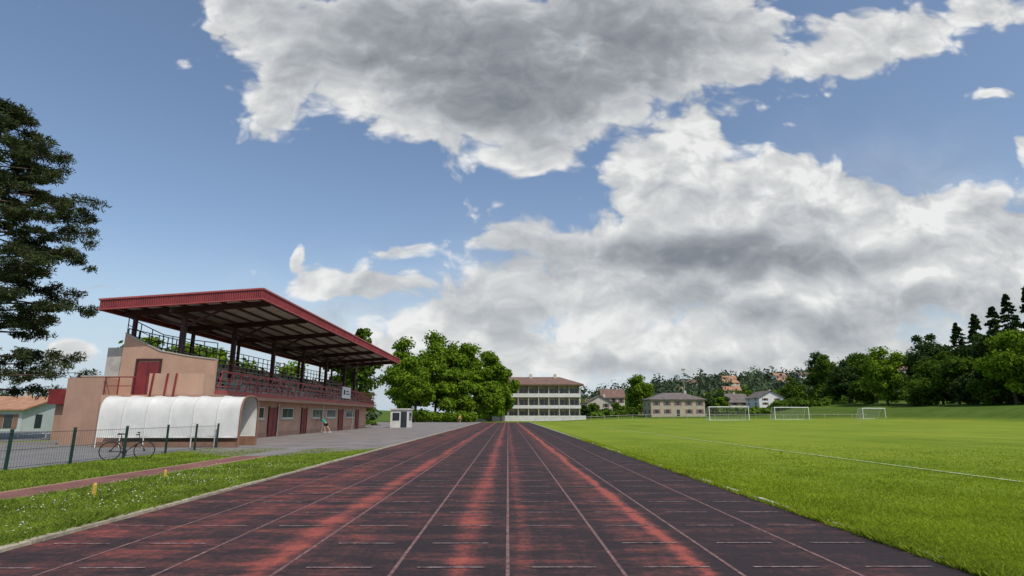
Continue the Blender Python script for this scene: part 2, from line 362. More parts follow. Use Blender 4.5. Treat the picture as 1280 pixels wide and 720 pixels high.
def fascia(pa,pb,zfa,zfb,th,out):
    L=(Vector(pb)-Vector(pa)).length; n=int(L/.13)
    vs=[]
    for i in range(n*2+1):
        q=i/(n*2); off=.035*((i//1)%2)
        x=pa[0]+(pb[0]-pa[0])*q+out[0]*off; y=pa[1]+(pb[1]-pa[1])*q+out[1]*off; z=zfa+(zfb-zfa)*q
        vs+= [(x,y,z-th),(x,y,z)]
    b.add(vs,[(2*i,2*i+2,2*i+3,2*i+1) for i in range(n*2)])
fascia((RX1,RY0),(RX1,RY1),RZ1,RZ1,.56,(1,0)); fascia((RX0,RY0),(RX1,RY0),RZ0,RZ1,.56,(0,-1)); fascia((RX0,RY1),(RX1,RY1),RZ0,RZ1,.56,(0,1)); fascia((RX0,RY0),(RX0,RY1),RZ0,RZ0,.56,(-1,0))
b.done('roof_fascia',['red'],gs,recalc=False)
b=MB()
def trim(dz,h):
    b.beam((RX1,RY0-.06,RZ1+dz),(RX1,RY1+.06,RZ1+dz),.16,h); b.beam((RX0-.06,RY0,RZ0+dz),(RX1-.085,RY0,RZ1+dz),.16,h)
    b.beam((RX0,RY0+.09,RZ0+dz),(RX0,RY1,RZ0+dz),.16,h)
trim(.03,.1); trim(-.57,.06)
b.prism_y([(RX0+.1,rz(RX0)-.1),(RX1-.1,rz(RX1)-.1),(RX1-.1,rz(RX1)-.02),(RX0+.1,rz(RX0)-.02)],RY0+.1,RY1-.1)
b.done('roof_trim',['redl'],gs)
b=MB()
cols=[34.6+7.25*i-.0 for i in range(6)]+[75.6]
cols[0]=35.2
for yy in cols:
    b.beam((RX0+.3,yy,rz(RX0+.3)-.52),(RX1-.3,yy,rz(RX1-.3)-.46),.18,.36)
    b.beam((-19.9,yy,4.0),(-19.9,yy,rz(-19.9)-.68),.26,.30)
    b.beam((-22.9,yy,5.3),(-22.9,yy,rz(-22.9)-.7),.2,.2)
    b.beam((-19.9,yy,6.9),(-17.6,yy,rz(-17.6)-.62),.12,.14)
    b.beam((-19.9,yy,6.9),(-21.9,yy,rz(-21.9)-.66),.12,.14)
for x in np.linspace(RX0+.6,RX1-.5,8): b.beam((x,RY0+.3,rz(x)-.37),(x,RY1-.3,rz(x)-.37),.1,.14)
b.beam((-19.9,RY0+.3,rz(-19.9)-.82),(-19.9,RY1-.3,rz(-19.9)-.82),.16,.26)
b.done('roof_frame',['maroon'],gs)
b=MB(); b.box(-17.04,-16.98,60.2,63.3,3.35,4.5,0); b.box(-16.98,-16.975,60.6,61.2,3.7,4.2,1); b.box(-16.98,-16.975,61.5,62.9,3.75,3.85,1); b.box(-16.98,-16.975,61.5,62.6,4.0,4.12,1)
b.done('notice_board',['white','dark'],gs)
b=MB()
for yy in(46.9,58.1,69.2): b.cyl((XF+.09,yy,.05),(XF+.09,yy,2.6),.05,n=8)
b.done('downpipes',['whited'],gs)

# red shed behind left
sh=empty('red_roof_shed')
b=MB(); b.box(-30.6,-27.4,40,45,-.4,2.35); b.done('walls',['pinkd'],sh)
b=MB(); b.prism_y([(-30.9,2.354),(-27.2,2.358),(-27.2,3.35),(-30.9,3.35)],39.6,45.4); b.done('roof',['red'],sh)
b=MB(); b.box(-29.9,-29.1,39.97,40,-.2,1.8); b.done('door',['brown'],sh)

# ------------------------------------------------------------ tunnel shelter
tn=empty('players_tunnel')
tx0,tx1,ty0,ty1=-21.3,-13.95,30.9,33.05
def arch(n=14,ins=0):
    pts=[]; yc=(ty0+ty1)/2; hw=(ty1-ty0)/2-ins; zt=2.62-ins
    for i in range(n+1):
        a=math.pi*i/n; pts.append((yc-hw*math.copysign(abs(math.cos(a))**.62,math.cos(a)), 1.55+(zt-1.55)*(math.sin(a)**.75 if math.sin(a)>1e-9 else 0)))
    return [(ty0+ins,.55)]+pts+[(ty1-ins,.55)]
prof=arch()
b=MB(); nseg=6
for sgi in range(nseg):
    xa=tx0+(tx1-tx0)*sgi/nseg+.015; xb=tx0+(tx1-tx0)*(sgi+1)/nseg-.015
    m=5; vs=[]
    for i in range(m+1):
        q=i/m; sag=.022*math.sin(math.pi*q)
        for (yy,zz) in prof: vs.append((xa+(xb-xa)*q,(yy-32)*(1-sag*.6)+32,zz-sag))
    L_=len(prof)
    b.add(vs,[(i*L_+j,(i+1)*L_+j,(i+1)*L_+j+1,i*L_+j+1) for i in range(m) for j in range(L_-1)],0,True)
b.done('cover',['plastic'],tn,recalc=False)
b=MB()
for sgi in range(nseg+1):
    x=tx0+(tx1-tx0)*sgi/nseg; r=.03 if sgi<nseg else .055
    b.path([(x,ty0,0)]+[(x,yy,zz+.01) for yy,zz in prof]+[(x,ty1,0)],r,6,1 if sgi==nseg else 0)
b.cyl((tx0,ty0,.5),(tx1,ty0,.5),.03,mi=0); b.cyl((tx0,ty1,.5),(tx1,ty1,.5),.03,mi=0)
b.done('hoops',['whited','brown'],tn)
b=MB(); b.box(tx0,tx1,ty1-.05,ty1-.02,.02,.5); b.box(tx0,tx1-.1,ty0+.02,ty0+.05,.02,.28); b.done('skirt',['brown'],tn)

# ------------------------------------------------------------ fence
fn=empty('wire_mesh_fence')
b=MB(); w=MB()
ps=[8.0,10.6,13.0,15.5,18.0,20.6,23.4,26.2,28.6,30.7]
fx=-14.95
for i,yy in enumerate(ps):
    b.box(fx-.035,fx+.035,yy-.035,yy+.035,0,1.2); b.box(fx-.045,fx+.045,yy-.045,yy+.045,1.204,1.22)
for a,c in zip(ps[:-1],ps[1:]):
    for z in(.1,.6,1.1): w.cyl((fx+.05,a,z),(fx+.05,c,z),.007,n=5)
    for q in np.arange(a+.1,c,.11): w.cyl((fx+.05,q,.06),(fx+.05,q,1.14),.003,n=4)
b.done('posts',['green_post'],fn); w.done('wires',['green_post'],fn)
b=empty('white_barrier')
m=MB()
for x in np.arange(-46,-31,2.0): m.cyl((x,44,-.9),(x,44,.35),.05)
m.cyl((-46,44,.3),(-31,44,.3),.05); m.cyl((-46,44,-.15),(-31,44,-.15),.04); m.done('rails',['white'],b)

# ------------------------------------------------------------ bicycle
bk=empty('bicycle',(-14.15,22.3,0)); bk.rotation_euler=(math.radians(7),0,math.radians(28))
m=MB()
def wheel(cx):
    R=.33; n=24
    for i in range(n):
        a=2*math.pi*i/n;c=2*math.pi*(i+1)/n
        m.cyl((cx+R*math.cos(a),0,.345+R*math.sin(a)),(cx+R*math.cos(c),0,.345+R*math.sin(c)),.02,n=6,mi=0)
    for i in range(12):
        a=2*math.pi*i/12; m.cyl((cx,0,.345),(cx+R*math.cos(a),0,.345+R*math.sin(a)),.003,n=4,mi=0)
    m.cyl((cx,-.05,.345),(cx,.05,.345),.03,mi=1)
wheel(-.52); wheel(.55)
m.done('wheels',['tyre','dark'],bk)
m=MB(); BB=(-.08,0,.30);ST=(-.2,0,.78);HD=(.36,0,.80);HB=(.4,0,.66);RW=(-.52,0,.345);FW=(.55,0,.345)
for a,c in((BB,ST),(ST,HD),(BB,HB),(HD,HB),(ST,RW),(BB,RW)): m.cyl(a,c,.018)
m.cyl(HB,FW,.016); m.cyl(ST,(-.23,0,.92),.014); m.cyl(HD,(.33,0,.95),.014)
m.cyl((.33,-.26,.97),(.33,.26,.97),.014); m.cyl((.33,-.26,.97),(.24,-.27,.97),.02); m.cyl((.33,.26,.97),(.24,.27,.97),.02)
m.cyl((-.08,-.06,.30),(.02,-.09,.16),.012); m.cyl((-.08,.06,.30),(-.18,.09,.44),.012)
m.cyl((-.08,-.03,.3),(-.08,-.035,.3),.09,n=16)
m.done('frame',['dark'],bk)
m=MB(); m.add([(-.36,-.08,.93),(-.36,.08,.93),(-.08,.02,.94),(-.08,-.02,.94),(-.34,-.07,.98),(-.34,.07,.98),(-.09,.018,.965),(-.09,-.018,.965)],[(3,2,1,0),(4,5,6,7),(0,1,5,4),(1,2,6,5),(2,3,7,6),(3,0,4,7)]); m.done('saddle',['tyre'],bk)

# ------------------------------------------------------------ stakes
for x,y,h in((-8.35,12.3,.26),(-9.0,15.9,.2)):
    m=MB(); m.box(x-.025,x+.025,y-.025,y+.025,-.02,h); m.add([(x-.025,y-.025,h),(x+.025,y-.025,h),(x+.025,y+.025,h),(x-.025,y+.025,h),(x,y,h+.04)],[(0,1,4),(1,2,4),(2,3,4),(3,0,4)]); m.done('marker_stake',['yellow'])

# ------------------------------------------------------------ people
def skin_obj(name,chains,mat,parent):
    vs=[];es=[];rs=[];idx={}
    for ch in chains:
        prev=None
        for (p,r) in ch:
            k=tuple(round(c,4) for c in p)
            if k not in idx: idx[k]=len(vs); vs.append(p); rs.append(r)
            i=idx[k]
            if prev is not None: es.append((prev,i))
            prev=i
    me=bpy.data.meshes.new(name); me.from_pydata(vs,es,[]); o=bpy.data.objects.new(name,me); COL.objects.link(o)
    me.materials.append(M[mat]); o.parent=parent
    md=o.modifiers.new('Skin','SKIN'); md.use_smooth_shade=True
    for i,sv in enumerate(me.skin_vertices[0].data):
        r=rs[i]; sv.radius=r if isinstance(r,tuple) else (r,r)
        sv.use_root=(i==0)
    sd=o.modifiers.new('Sub','SUBSURF'); sd.levels=2; sd.render_levels=2
    return o
def head(parent,c,fwd):
    m=MB(); c=Vector(c); f=Vector(fwd).normalized(); r=f.cross(Vector((0,0,1))).normalized(); u=r.cross(f)
    def ell(cc,a,b_,d,mi,n=10):
        vs=[];fs=[]
        for i in range(n+1):
            th=math.pi*i/n
            for j in range(2*n):
                ph=math.pi*j/n; vs.append(cc+r*a*math.sin(th)*math.cos(ph)+f*b_*math.sin(th)*math.sin(ph)+u*d*math.cos(th))
        for i in range(n):
            for j in range(2*n): fs.append((i*2*n+j,(i+1)*2*n+j,(i+1)*2*n+(j+1)%(2*n),i*2*n+(j+1)%(2*n)))
        m.add(vs,fs,mi,True)
    ell(c,.075,.095,.115,0); ell(c-u*.05+f*.03,.055,.06,.07,0); ell(c+u*.025-f*.015,.08,.095,.105,1)
    ell(c+f*.098-u*.01,.012,.018,.025,0,6)
    for sg in(-1,1): ell(c+r*.076*sg,.012,.02,.032,0,6); ell(c+r*.03*sg+f*.088+u*.01,.012,.008,.008,1,6)
    ell(c+f*.09-u*.055,.022,.006,.006,2,6)
    m.done('head',['skin','hair','red'],parent)
def person(loc,rot,shirt,lean):
    P=empty('person',loc); P.rotation_euler=(0,0,rot)
    if lean:
        pel=(0,0,.86); ch=(0,.33,1.14); nk=(0,.42,1.24)
        hd=(0,.5,1.33)
        sh=[(s*.17,.36,1.19) for s in(-1,1)]; el=[(s*.2,.58,1.10) for s in(-1,1)]; wr=[(s*.18,.80,1.16) for s in(-1,1)]
        kn=[(-.1,.12,.47),(.11,-.16,.47)]; an=[(-.1,-.02,.08),(.12,-.42,.1)]
    else:
        pel=(0,0,.93); ch=(0,0,1.3); nk=(0,0,1.48); hd=(0,.02,1.62)
        sh=[(s*.18,0,1.4) for s in(-1,1)]; el=[(s*.24,-.03,1.14) for s in(-1,1)]; wr=[(s*.25,.08,.9) for s in(-1,1)]
        kn=[(-.1,.1,.5),(.1,-.02,.5)]; an=[(-.1,.12,.08),(.1,-.2,.1)]
    chains=[[(pel,(.15,.11)),(ch,(.15,.11)),(nk,.055),((hd[0],hd[1]-.01,hd[2]-.06),.05)]]
    for i in range(2):
        chains.append([(ch,(.15,.11)),(sh[i],.055),(el[i],.042),(wr[i],.028)])
        hp=(sh[i][0]*.5,pel[1],pel[2]-.07)
        chains.append([(pel,(.15,.11)),(hp,.09),(kn[i],.06),(an[i],.04),((an[i][0],an[i][1]+.16,max(an[i][2]-.05,.03)),.032)])
    skin_obj('body',chains,'skin',P)
    for i in range(2):
        W=Vector(wr[i]); d=(W-Vector(el[i])).normalized(); up=Vector((1,0,0)); fc=[[(tuple(W),.026),(tuple(W+d*.07),.034)]]
        root=W+d*.06
        for k in range(4):
            off=up*((k-1.5)*.02); L1=.045+.008*(k in(1,2)); a=root+off; c1=a+d*L1+Vector((0,0,.006)); c2=c1+d*.03+Vector((0,.0,-.01))
            fc.append([(tuple(W+d*.07),.034),(tuple(a+d*.02),.011),(tuple(c1),.009),(tuple(c2),.008)])
        s_=(-1,1)[i]; a=W+d*.03; fc.append([(tuple(W),.026),(tuple(a-up*s_*.035),.011),(tuple(a-up*s_*.05+d*.035),.009)])
        skin_obj('hand_%d'%(i+1),fc,'skin',P)
    sc=[[( (0,pel[1],pel[2]+.04),(.17,.13)),(ch,(.175,.135)),(tuple(Vector(nk)-Vector((0,.02,.03))),.08)]]
    for i in range(2):
        mid=tuple((Vector(sh[i])*.35+Vector(el[i])*.65)); sc.append([(ch,(.175,.135)),(sh[i],.075),(mid,.066)])
    skin_obj('shirt',sc,shirt,P)
    so=[[(pel,(.17,.135))]]
    for i in range(2):
        hp=(sh[i][0]*.5,pel[1],pel[2]-.07); mid=tuple(Vector(hp)*.3+Vector(kn[i])*.7); so.append([(pel,(.17,.135)),(hp,.11),(mid,.085)])
    skin_obj('shorts',so,'shorts',P)
    head(P,hd,(0,1,-.15 if lean else 0))
    m=MB()
    for i in range(2):
        a=an[i]; m.cyl((a[0],a[1]-.06,.045),(a[0],a[1]+.19,.04),.045,.035,n=8)
    m.done('shoes',['white'],P)
person((-17.35,56.6,.01),math.radians(90),'shirt',True)
person((-9.6,118,.01),math.radians(200),'orange',False)

# ------------------------------------------------------------ goals
def goal(x,y,w=7.32,h=2.44,rot=0):
    z=float(H(x,y)); G=empty('football_goal',(x,y,z)); G.rotation_euler=(0,0,rot); m=MB()
    r=.075
    m.cyl((-w/2,0,0),(-w/2,0,h),r); m.cyl((w/2,0,0),(w/2,0,h),r); m.cyl((-w/2-.06,0,h),(w/2+.06,0,h),r)
    for s_ in(-1,1):
        m.cyl((s_*w/2,0,h),(s_*w/2,1.0,h),.035); m.cyl((s_*w/2,1.0,h),(s_*w/2,2,0),.035); m.cyl((s_*w/2,0,.05),(s_*w/2,2,.05),.035)
    m.cyl((-w/2,1,h),(w/2,1,h),.035); m.cyl((-w/2,2,.05),(w/2,2,.05),.035); m.done('frame',['white'],G)
    m=MB()
    for q in np.linspace(-w/2,w/2,26): m.cyl((q,1,h),(q,2,.05),.011,n=3); m.cyl((q,0,h),(q,1,h),.011,n=3)
    for q in np.linspace(0,1,10): m.cyl((-w/2,1+q,h*(1-q)),(w/2,1+q,h*(1-q)),.011,n=3)
    for s_ in(-1,1):
        for q in np.linspace(0,1,8): m.cyl((s_*w/2,0,h*q),(s_*w/2,2-q,h*q),.011,n=3)
    m.done('net',['whited'],G)
goal(41.0,109,7.32); goal(58.0,120,7.32,rot=.1); goal(83,133,7.0,2.4,rot=.35)

# ------------------------------------------------------------ houses
def house(name,cx,cy,w,d,h,rh,wall,roof,axis='x',floors=2,z0=None,nwin=4,rot=0,hip=False):
    z=float(H(cx,cy)) if z0 is None else z0
    E=empty(name,(cx,cy,z)); E.rotation_euler=(0,0,rot)
    m=MB(); m.box(-w/2,w/2,-d/2,d/2,-1,h)
    if not hip:
        if axis=='x': m.add([(-w/2,-d/2,h),(-w/2,d/2,h),(-w/2,0,h+rh),(w/2,-d/2,h),(w/2,d/2,h),(w/2,0,h+rh)],[(0,1,2),(5,4,3)])
        else: m.add([(-w/2,-d/2,h),(w/2,-d/2,h),(0,-d/2,h+rh),(-w/2,d/2,h),(w/2,d/2,h),(0,d/2,h+rh)],[(0,1,2),(5,4,3)])
    m.done('walls',[wall],E)
    m=MB(); o=.5; t=.16
    if hip:
        k=min(w,d)/2*.95
        bs=[(-w/2-o,-d/2-o,h+.01),(w/2+o,-d/2-o,h+.01),(w/2+o,d/2+o,h+.01),(-w/2-o,d/2+o,h+.01)]
        tp=[(x,y_,zz+.22) for x,y_,zz in bs]
        m.add(bs+tp+[(-w/2+k,0,h+rh),(w/2-k,0,h+rh)],[(3,2,1,0),(0,1,5,4),(1,2,6,5),(2,3,7,6),(3,0,4,7),(4,5,9,8),(6,7,8,9),(5,6,9),(7,4,8)])
    elif axis=='x':
        for s_ in(-1,1):
            e=rh/(d/2)*o
            m.add([(-w/2-o,0,h+rh+.02),(w/2+o,0,h+rh+.02),(w/2+o,s_*(d/2+o),h-e+.02),(-w/2-o,s_*(d/2+o),h-e+.02)]+[(-w/2-o,0,h+rh+t),(w/2+o,0,h+rh+t),(w/2+o,s_*(d/2+o),h-e+t),(-w/2-o,s_*(d/2+o),h-e+t)],[(0,1,2,3),(4,5,6,7),(0,1,5,4),(1,2,6,5),(2,3,7,6),(3,0,4,7)])
    else:
        for s_ in(-1,1):
            e=rh/(w/2)*o
            m.add([(0,-d/2-o,h+rh+.02),(0,d/2+o,h+rh+.02),(s_*(w/2+o),d/2+o,h-e+.02),(s_*(w/2+o),-d/2-o,h-e+.02)]+[(0,-d/2-o,h+rh+t),(0,d/2+o,h+rh+t),(s_*(w/2+o),d/2+o,h-e+t),(s_*(w/2+o),-d/2-o,h-e+t)],[(0,1,2,3),(4,5,6,7),(0,1,5,4),(1,2,6,5),(2,3,7,6),(3,0,4,7)])
    m.done('roof',[roof],E)
    m=MB(); f=MB(); fh=h/floors
    for fl in range(floors):
        zb=fl*fh+fh*.32; zt=fl*fh+fh*.82
        for i in range(nwin):
            x=-w/2+w*(i+.5)/nwin; ww=.5
            if fl==0 and i==nwin//2: m.box(x-.5,x+.5,-d/2-.05,-d/2,.05,fh*.8,0); continue
            m.box(x-ww,x+ww,-d/2-.04,-d/2,zb,zt); f.box(x-ww-.1,x+ww+.1,-d/2-.02,-d/2,zb-.1,zb-.003); f.box(x-ww-.62,x-ww-.08,-d/2-.06,-d/2,zb,zt,1); f.box(x+ww+.08,x+ww+.62,-d/2-.06,-d/2,zb,zt,1)
        for s_ in(-1,1):
            for yy in(-d/4,d/4): m.box(min(s_*w/2,s_*(w/2+.04)),max(s_*w/2,s_*(w/2+.04)),yy-.5,yy+.5,zb,zt)
    m.done('windows',['glass'],E); f.done('shutters',['whited','brown'],E)
    m=MB(); m.box(w*.22,w*.22+.7,-.35,.35,h+rh*.3,h+rh+.7); m.done('chimney',['cream'],E)
    return E
house('bungalow',-64.0,74,15,10,3.2,1.5,'blue','tile',floors=1,z0=-.9,nwin=5)
house('orange_roof_house',-92,95,12,9,4.6,1.8,'cream','tile',floors=1,z0=-.6)
house('villa',53.5,190,17,11,5.0,2.4,'beige','slate',nwin=5,hip=True)
house('town_house',33.0,215,9,8,5.0,2.4,'cream','slate',axis='y',nwin=2)
house('town_house',25.5,225,8,8,4.2,2.2,'white','tilebrown',axis='y',nwin=2)
house('town_house',42.5,240,9,9,6.8,3.2,'cream','tilebrown',axis='x',nwin=3)
house('dark_roof_house',87.0,235,16,10,3.6,3.2,'beige','slate',nwin=4)
house('white_gable_house',95.5,218,9,12,3.0,2.4,'white','slate',axis='y',nwin=2)
hill_h=[(150,520),(205,540),(262,560),(300,545),(228,600),(345,580),(380,560),(60,470),(95,500),(180,470),(260,480),(245,520),(285,610),(320,630),(190,610)]
for (x,y) in hill_h:
    house('hillside_house',x,y,random.uniform(11,17),10,5.2,3.2,random.choice(['cream','white','beige']),random.choice(['tile','tilebrown','tile']),nwin=3,rot=random.uniform(-.4,.4))
E=empty('white_cabin'); m=MB(); m.box(-15.7,-13.3,79,82,0,2.35); m.done('walls',['whited'],E); m=MB(); m.box(-15.85,-13.15,78.85,82.15,2.354,2.5); m.done('roof',['whited'],E)
m=MB(); m.box(-15.4,-14.5,78.96,79,.95,1.95); m.box(-14.3,-13.5,78.96,79,.05,2.1); m.box(-13.3,-13.26,79.5,81.4,.95,1.95); m.done('window_and_door',['glass'],E)

E=empty('apartment_building'); bx0,bx1,by=-9.0,21.0,172.0; fhh=3.3
m=MB(); m.box(bx0,bx1,by+1.6,by+14,0,10.2); m.done('walls',['beige'],E)
m=MB()
for i in range(4):
    z=i*fhh-.12+.35; m.box(bx0-.4,bx1+.4,by,by+1.596,z,z+.25)
    if i<3: m.box(bx0-.4,bx1+.4,by-.1,by-.004,z-.05,z+1.05) if i!=1 else m.box(bx0-.4,bx1+.4,by-.1,by-.004,z+.0,z+.95)
m.box(bx0-3,bx1+1.0,by-6,by-5.8,0,1.5)
m.done('balcony_fronts',['whited'],E)
m=MB(); wn=MB(); nb=10
for i in range(nb+1):
    x=bx0+(bx1-bx0)*i/nb; m.box(x-.09,x+.09,by+.01,by+1.59,.61,10.1)
for fl in range(3):
    for i in range(nb):
        xa=bx0+(bx1-bx0)*i/nb; ww=(bx1-bx0)/nb; wn.box(xa+.5,xa+ww*.55,by+1.55,by+1.597,fl*fhh+.55,fl*fhh+2.75); wn.box(xa+ww*.62,xa+ww-.45,by+1.55,by+1.597,fl*fhh+1.1,fl*fhh+2.7)
for fl in range(3):
    for yy in(4,8,11.5): wn.box(bx1,bx1+.04,by+yy,by+yy+1.2,fl*fhh+1.2,fl*fhh+2.7)
m.done('balcony_dividers',['cream'],E); wn.done('windows',['glass'],E)
m=MB(); o=1.3; h=10.21
bs=[(bx0-o,by-o+.4,h),(bx1+o,by-o+.4,h),(bx1+o,by+15,h),(bx0-o,by+15,h)]; tp=[(x,y_,z+.35) for x,y_,z in bs]
m.add(bs+tp+[(bx0+5,by+7.5,h+2.9),(bx1-5,by+7.5,h+2.9)],[(3,2,1,0),(0,1,5,4),(1,2,6,5),(2,3,7,6),(3,0,4,7),(4,5,9,8),(6,7,8,9),(5,6,9),(7,4,8)])
m.done('roof',['tilebrown'],E)
m=MB()
for x in(-1,6.5,14): m.box(x,x+.9,by+6,by+7,h+2.2,h+3.7)
m.done('chimneys',['cream'],E)
E=empty('floodlight_mast'); m=MB(); zz=float(H(62,205)); m.cyl((62,205,zz),(62,205,zz+15.5),.16,.08); m.box(61.3,62.7,204.9,205.1,zz+15.2,zz+15.4)
for q in(61.4,61.85,62.3): m.box(q,q+.35,204.7,204.9,zz+15.4,zz+15.75)
m.done('pole_and_lamps',['conc'],E)
E=empty('pitch_rail'); m=MB()
for x in np.arange(6,81,3.0): m.cyl((x,128,float(H(x,128))),(x,128,float(H(x,128))+1.05),.04,n=6)
for xa in np.arange(6,78,3.0): m.cyl((xa,128,float(H(xa,128))+1.05),(xa+3,128,float(H(xa+3,128))+1.05),.04,n=6)
m.done('rail',['conc'],E)

# ------------------------------------------------------------ vegetation
def randdir(n):
    v=rng.normal(size=(n,3)); return v/np.linalg.norm(v,axis=1,keepdims=True)
def leafquads(P,Nn,size,aspect=1.0,jit=.6):
    n=len(P); Nn=Nn+rng.normal(size=(n,3))*jit; Nn/=np.linalg.norm(Nn,axis=1,keepdims=True)
    r=randdir(n); a=np.cross(Nn,r); a/=np.linalg.norm(a,axis=1,keepdims=True)+1e-9; b_=np.cross(Nn,a)
    s_=(size*rng.uniform(.6,1.35,size=(n,1)))/2
    a=a*s_; b_=b_*s_*aspect
    k=rng.uniform(.2,.6,size=(n,1))
    return np.stack([P-a,P-b_*1.0+a*k*.3,P+a,P+b_],1)
def build(name,woodmb,Q,leaf,wood='bark'):
    me=bpy.data.meshes.new(name)
    wv=woodmb.v if woodmb else []; wf=woodmb.f if woodmb else []
    o=len(wv); n=len(Q)
    vs=list(wv)+Q.reshape(-1,3).tolist()
    fs=list(wf)+(np.arange(4*n).reshape(-1,4)+o).tolist()
    me.from_pydata(vs,[],fs); me.materials.append(M[wood]); me.materials.append(M[leaf])
    me.polygons.foreach_set('material_index',[0]*len(wf)+[1]*n); me.update()
    ob=bpy.data.objects.new(name,me); COL.objects.link(ob); return ob
def deciduous(name,x,y,h,r,leaf,nlobe=26,nleaf=900,lsize=.45,base=.16,trunk=.35):
    nlobe=int(nlobe*1.8); nleaf=int(nleaf*.55)
    z0=float(H(x,y)); w=MB(); cz=z0+h*(base+(1-base)/2); rzv=h*(1-base)/2
    w.cyl((x,y,z0-.2),(x+.1,y,z0+h*.35),trunk,trunk*.7); w.cyl((x+.1,y,z0+h*.35),(x,y+.2,z0+h*.75),trunk*.7,trunk*.2)
    Q=[]
    for i in range(nlobe):
        d=randdir(1)[0]; q=rng.uniform(.25,.88)
        taper=1-.25*max(0,d[2])
        c=np.array([x,y,cz])+d*np.array([r*taper,r*taper,rzv])*q
        lr=rng.uniform(.14,.30)*r
        if rng.random()<.3: w.cyl((x,y,z0+h*rng.uniform(.2,.5)),tuple(c),trunk*.3,trunk*.08,n=5)
        dd=randdir(nleaf); rad=lr*rng.uniform(.25,1.3,size=(nleaf,1))*np.array([1.15,1.15,.8]); P=c+dd*rad
        Q.append(leafquads(P,dd+np.array([0,0,.4]),lsize,jit=.7))
    return build(name,w,np.concatenate(Q),leaf)
def conifer(name,x,y,h,r,leaf,n=9000,ls=.6,lo=.04):
    z0=float(H(x,y)); w=MB(); w.cyl((x,y,z0-.2),(x,y,z0+h*.97),.3*h/20,.03)
    nb=int(n/55); Q=[]
    t=rng.uniform(lo,.985,nb)**.9; az=rng.uniform(0,2*math.pi,nb)
    for ti,ai in zip(t,az):
        L_=r*(1-ti)**.8*rng.uniform(.7,1.1)+.2; m_=55
        s_=rng.uniform(.1,1,m_)**.7*L_
        P=np.stack([x+np.cos(ai)*s_+rng.normal(size=m_)*.18*L_*.5,y+np.sin(ai)*s_+rng.normal(size=m_)*.18*L_*.5,z0+h*ti-s_*.28+rng.normal(size=m_)*.12-0.05*s_],1)
        Q.append(leafquads(P,np.tile(np.array([0,0,1.]),(m_,1)),ls,.5,.7))
    return build(name,w,np.concatenate(Q),leaf)
def pine(name,x,y,h,r):
    z0=float(H(x,y)); w=MB(); w.cyl((x,y,z0-.3),(x+.3,y,z0+h*.5),.5,.34,n=10); w.cyl((x+.3,y,z0+h*.5),(x,y,z0+h*.96),.34,.06,n=8)
    Q=[]
    lv=np.concatenate([np.linspace(.15,.24,4),np.linspace(.31,.985,27)])
    for ti in lv:
        prof=np.interp(ti,[.12,.2,.26,.32,.42,.5,.62,.78,.9,1],[.92,1.04,.92,.78,.95,1.0,.95,.76,.52,.14])
        nb=5 if ti<.9 else 4
        a0=rng.uniform(0,6.28)
        for k in range(nb):
            a=a0+k*6.283/nb+rng.uniform(-.5,.5); L_=r*prof*rng.uniform(.62,1.06)
            base=np.array([x,y,z0+h*ti]); tip=base+np.array([math.cos(a)*L_,math.sin(a)*L_,rng.uniform(-.02,.14)*L_])
            w.cyl(tuple(base),tuple(tip),.10*(1-ti)+.04,.02,n=5)
            for j in range(int(3+L_*.8)):
                q=rng.uniform(.4,1.04)**.8; c=base+(tip-base)*q+rng.normal(size=3)*np.array([.45,.45,.18])*(L_*.15+.12)
                m_=140; dd=randdir(m_); cr=rng.uniform(.4,.85)
                P=c+dd*cr*np.array([1,1,.6])*rng.uniform(.25,1,size=(m_,1))
                # needles fan upward and outward from the tuft
                Nn=np.cross(dd,randdir(m_)); Q.append(leafquads(P,Nn,.34,.20,.25))
    return build(name,w,np.concatenate(Q),'pine')
pine('pine_tree',-36.3,38,23.6,6.9)
for x,y,h,r,lf in((-25.5,146,21.5,6.6,'leaf_b'),(-18.5,150,24.0,7.4,'leaf_b'),(-11.0,152,22.6,7.0,'leaf_b'),(-4.5,156,19.5,6.4,'leaf_b'),(-1.8,160,15.5,4.6,'leaf_b'),(-22,140,13,5.4,'leaf_b'),(-13,146,13.5,5.8,'leaf_b'),(-5,150,11,4.6,'leaf_b')):
    deciduous('deciduous_tree',x,y,h,r,lf,30,650,.6,base=.05)
deciduous('deciduous_tree',-27.5,104,18.8,5.2,'leaf_m',26,500,.5)
conifer('conifer_tree',-24.8,96,16.0,4.0,'leaf_m',8000,.6)
for y in(57,64,71,78,85,93): deciduous('deciduous_tree',-33-rng.uniform(0,4),y,10.2+rng.uniform(-1,1.5),4.8,'leaf_y' if y%2 else 'leaf_b',20,300,.45,base=.03)
deciduous('deciduous_tree',46.5,205,16.0,5.2,'leaf_b',26,420,.6,base=.05)
for x,y,h,r,lf in((29,200,6,2.6,'leaf_m'),(65.5,192,7,3,'leaf_d'),(70,205,8,3.5,'leaf_m'),(76,212,6.5,3.5,'leaf_b'),(80,218,9,4,'leaf_d'),(103,214,8,4,'leaf_m'),(109,222,11,5,'leaf_m'),(24.5,188,5,2.4,'leaf_d'),(38.5,204,5.5,2.6,'leaf_m')):
    deciduous('small_tree',x,y,h,r,lf,14,260,.55,base=.0,trunk=.15)
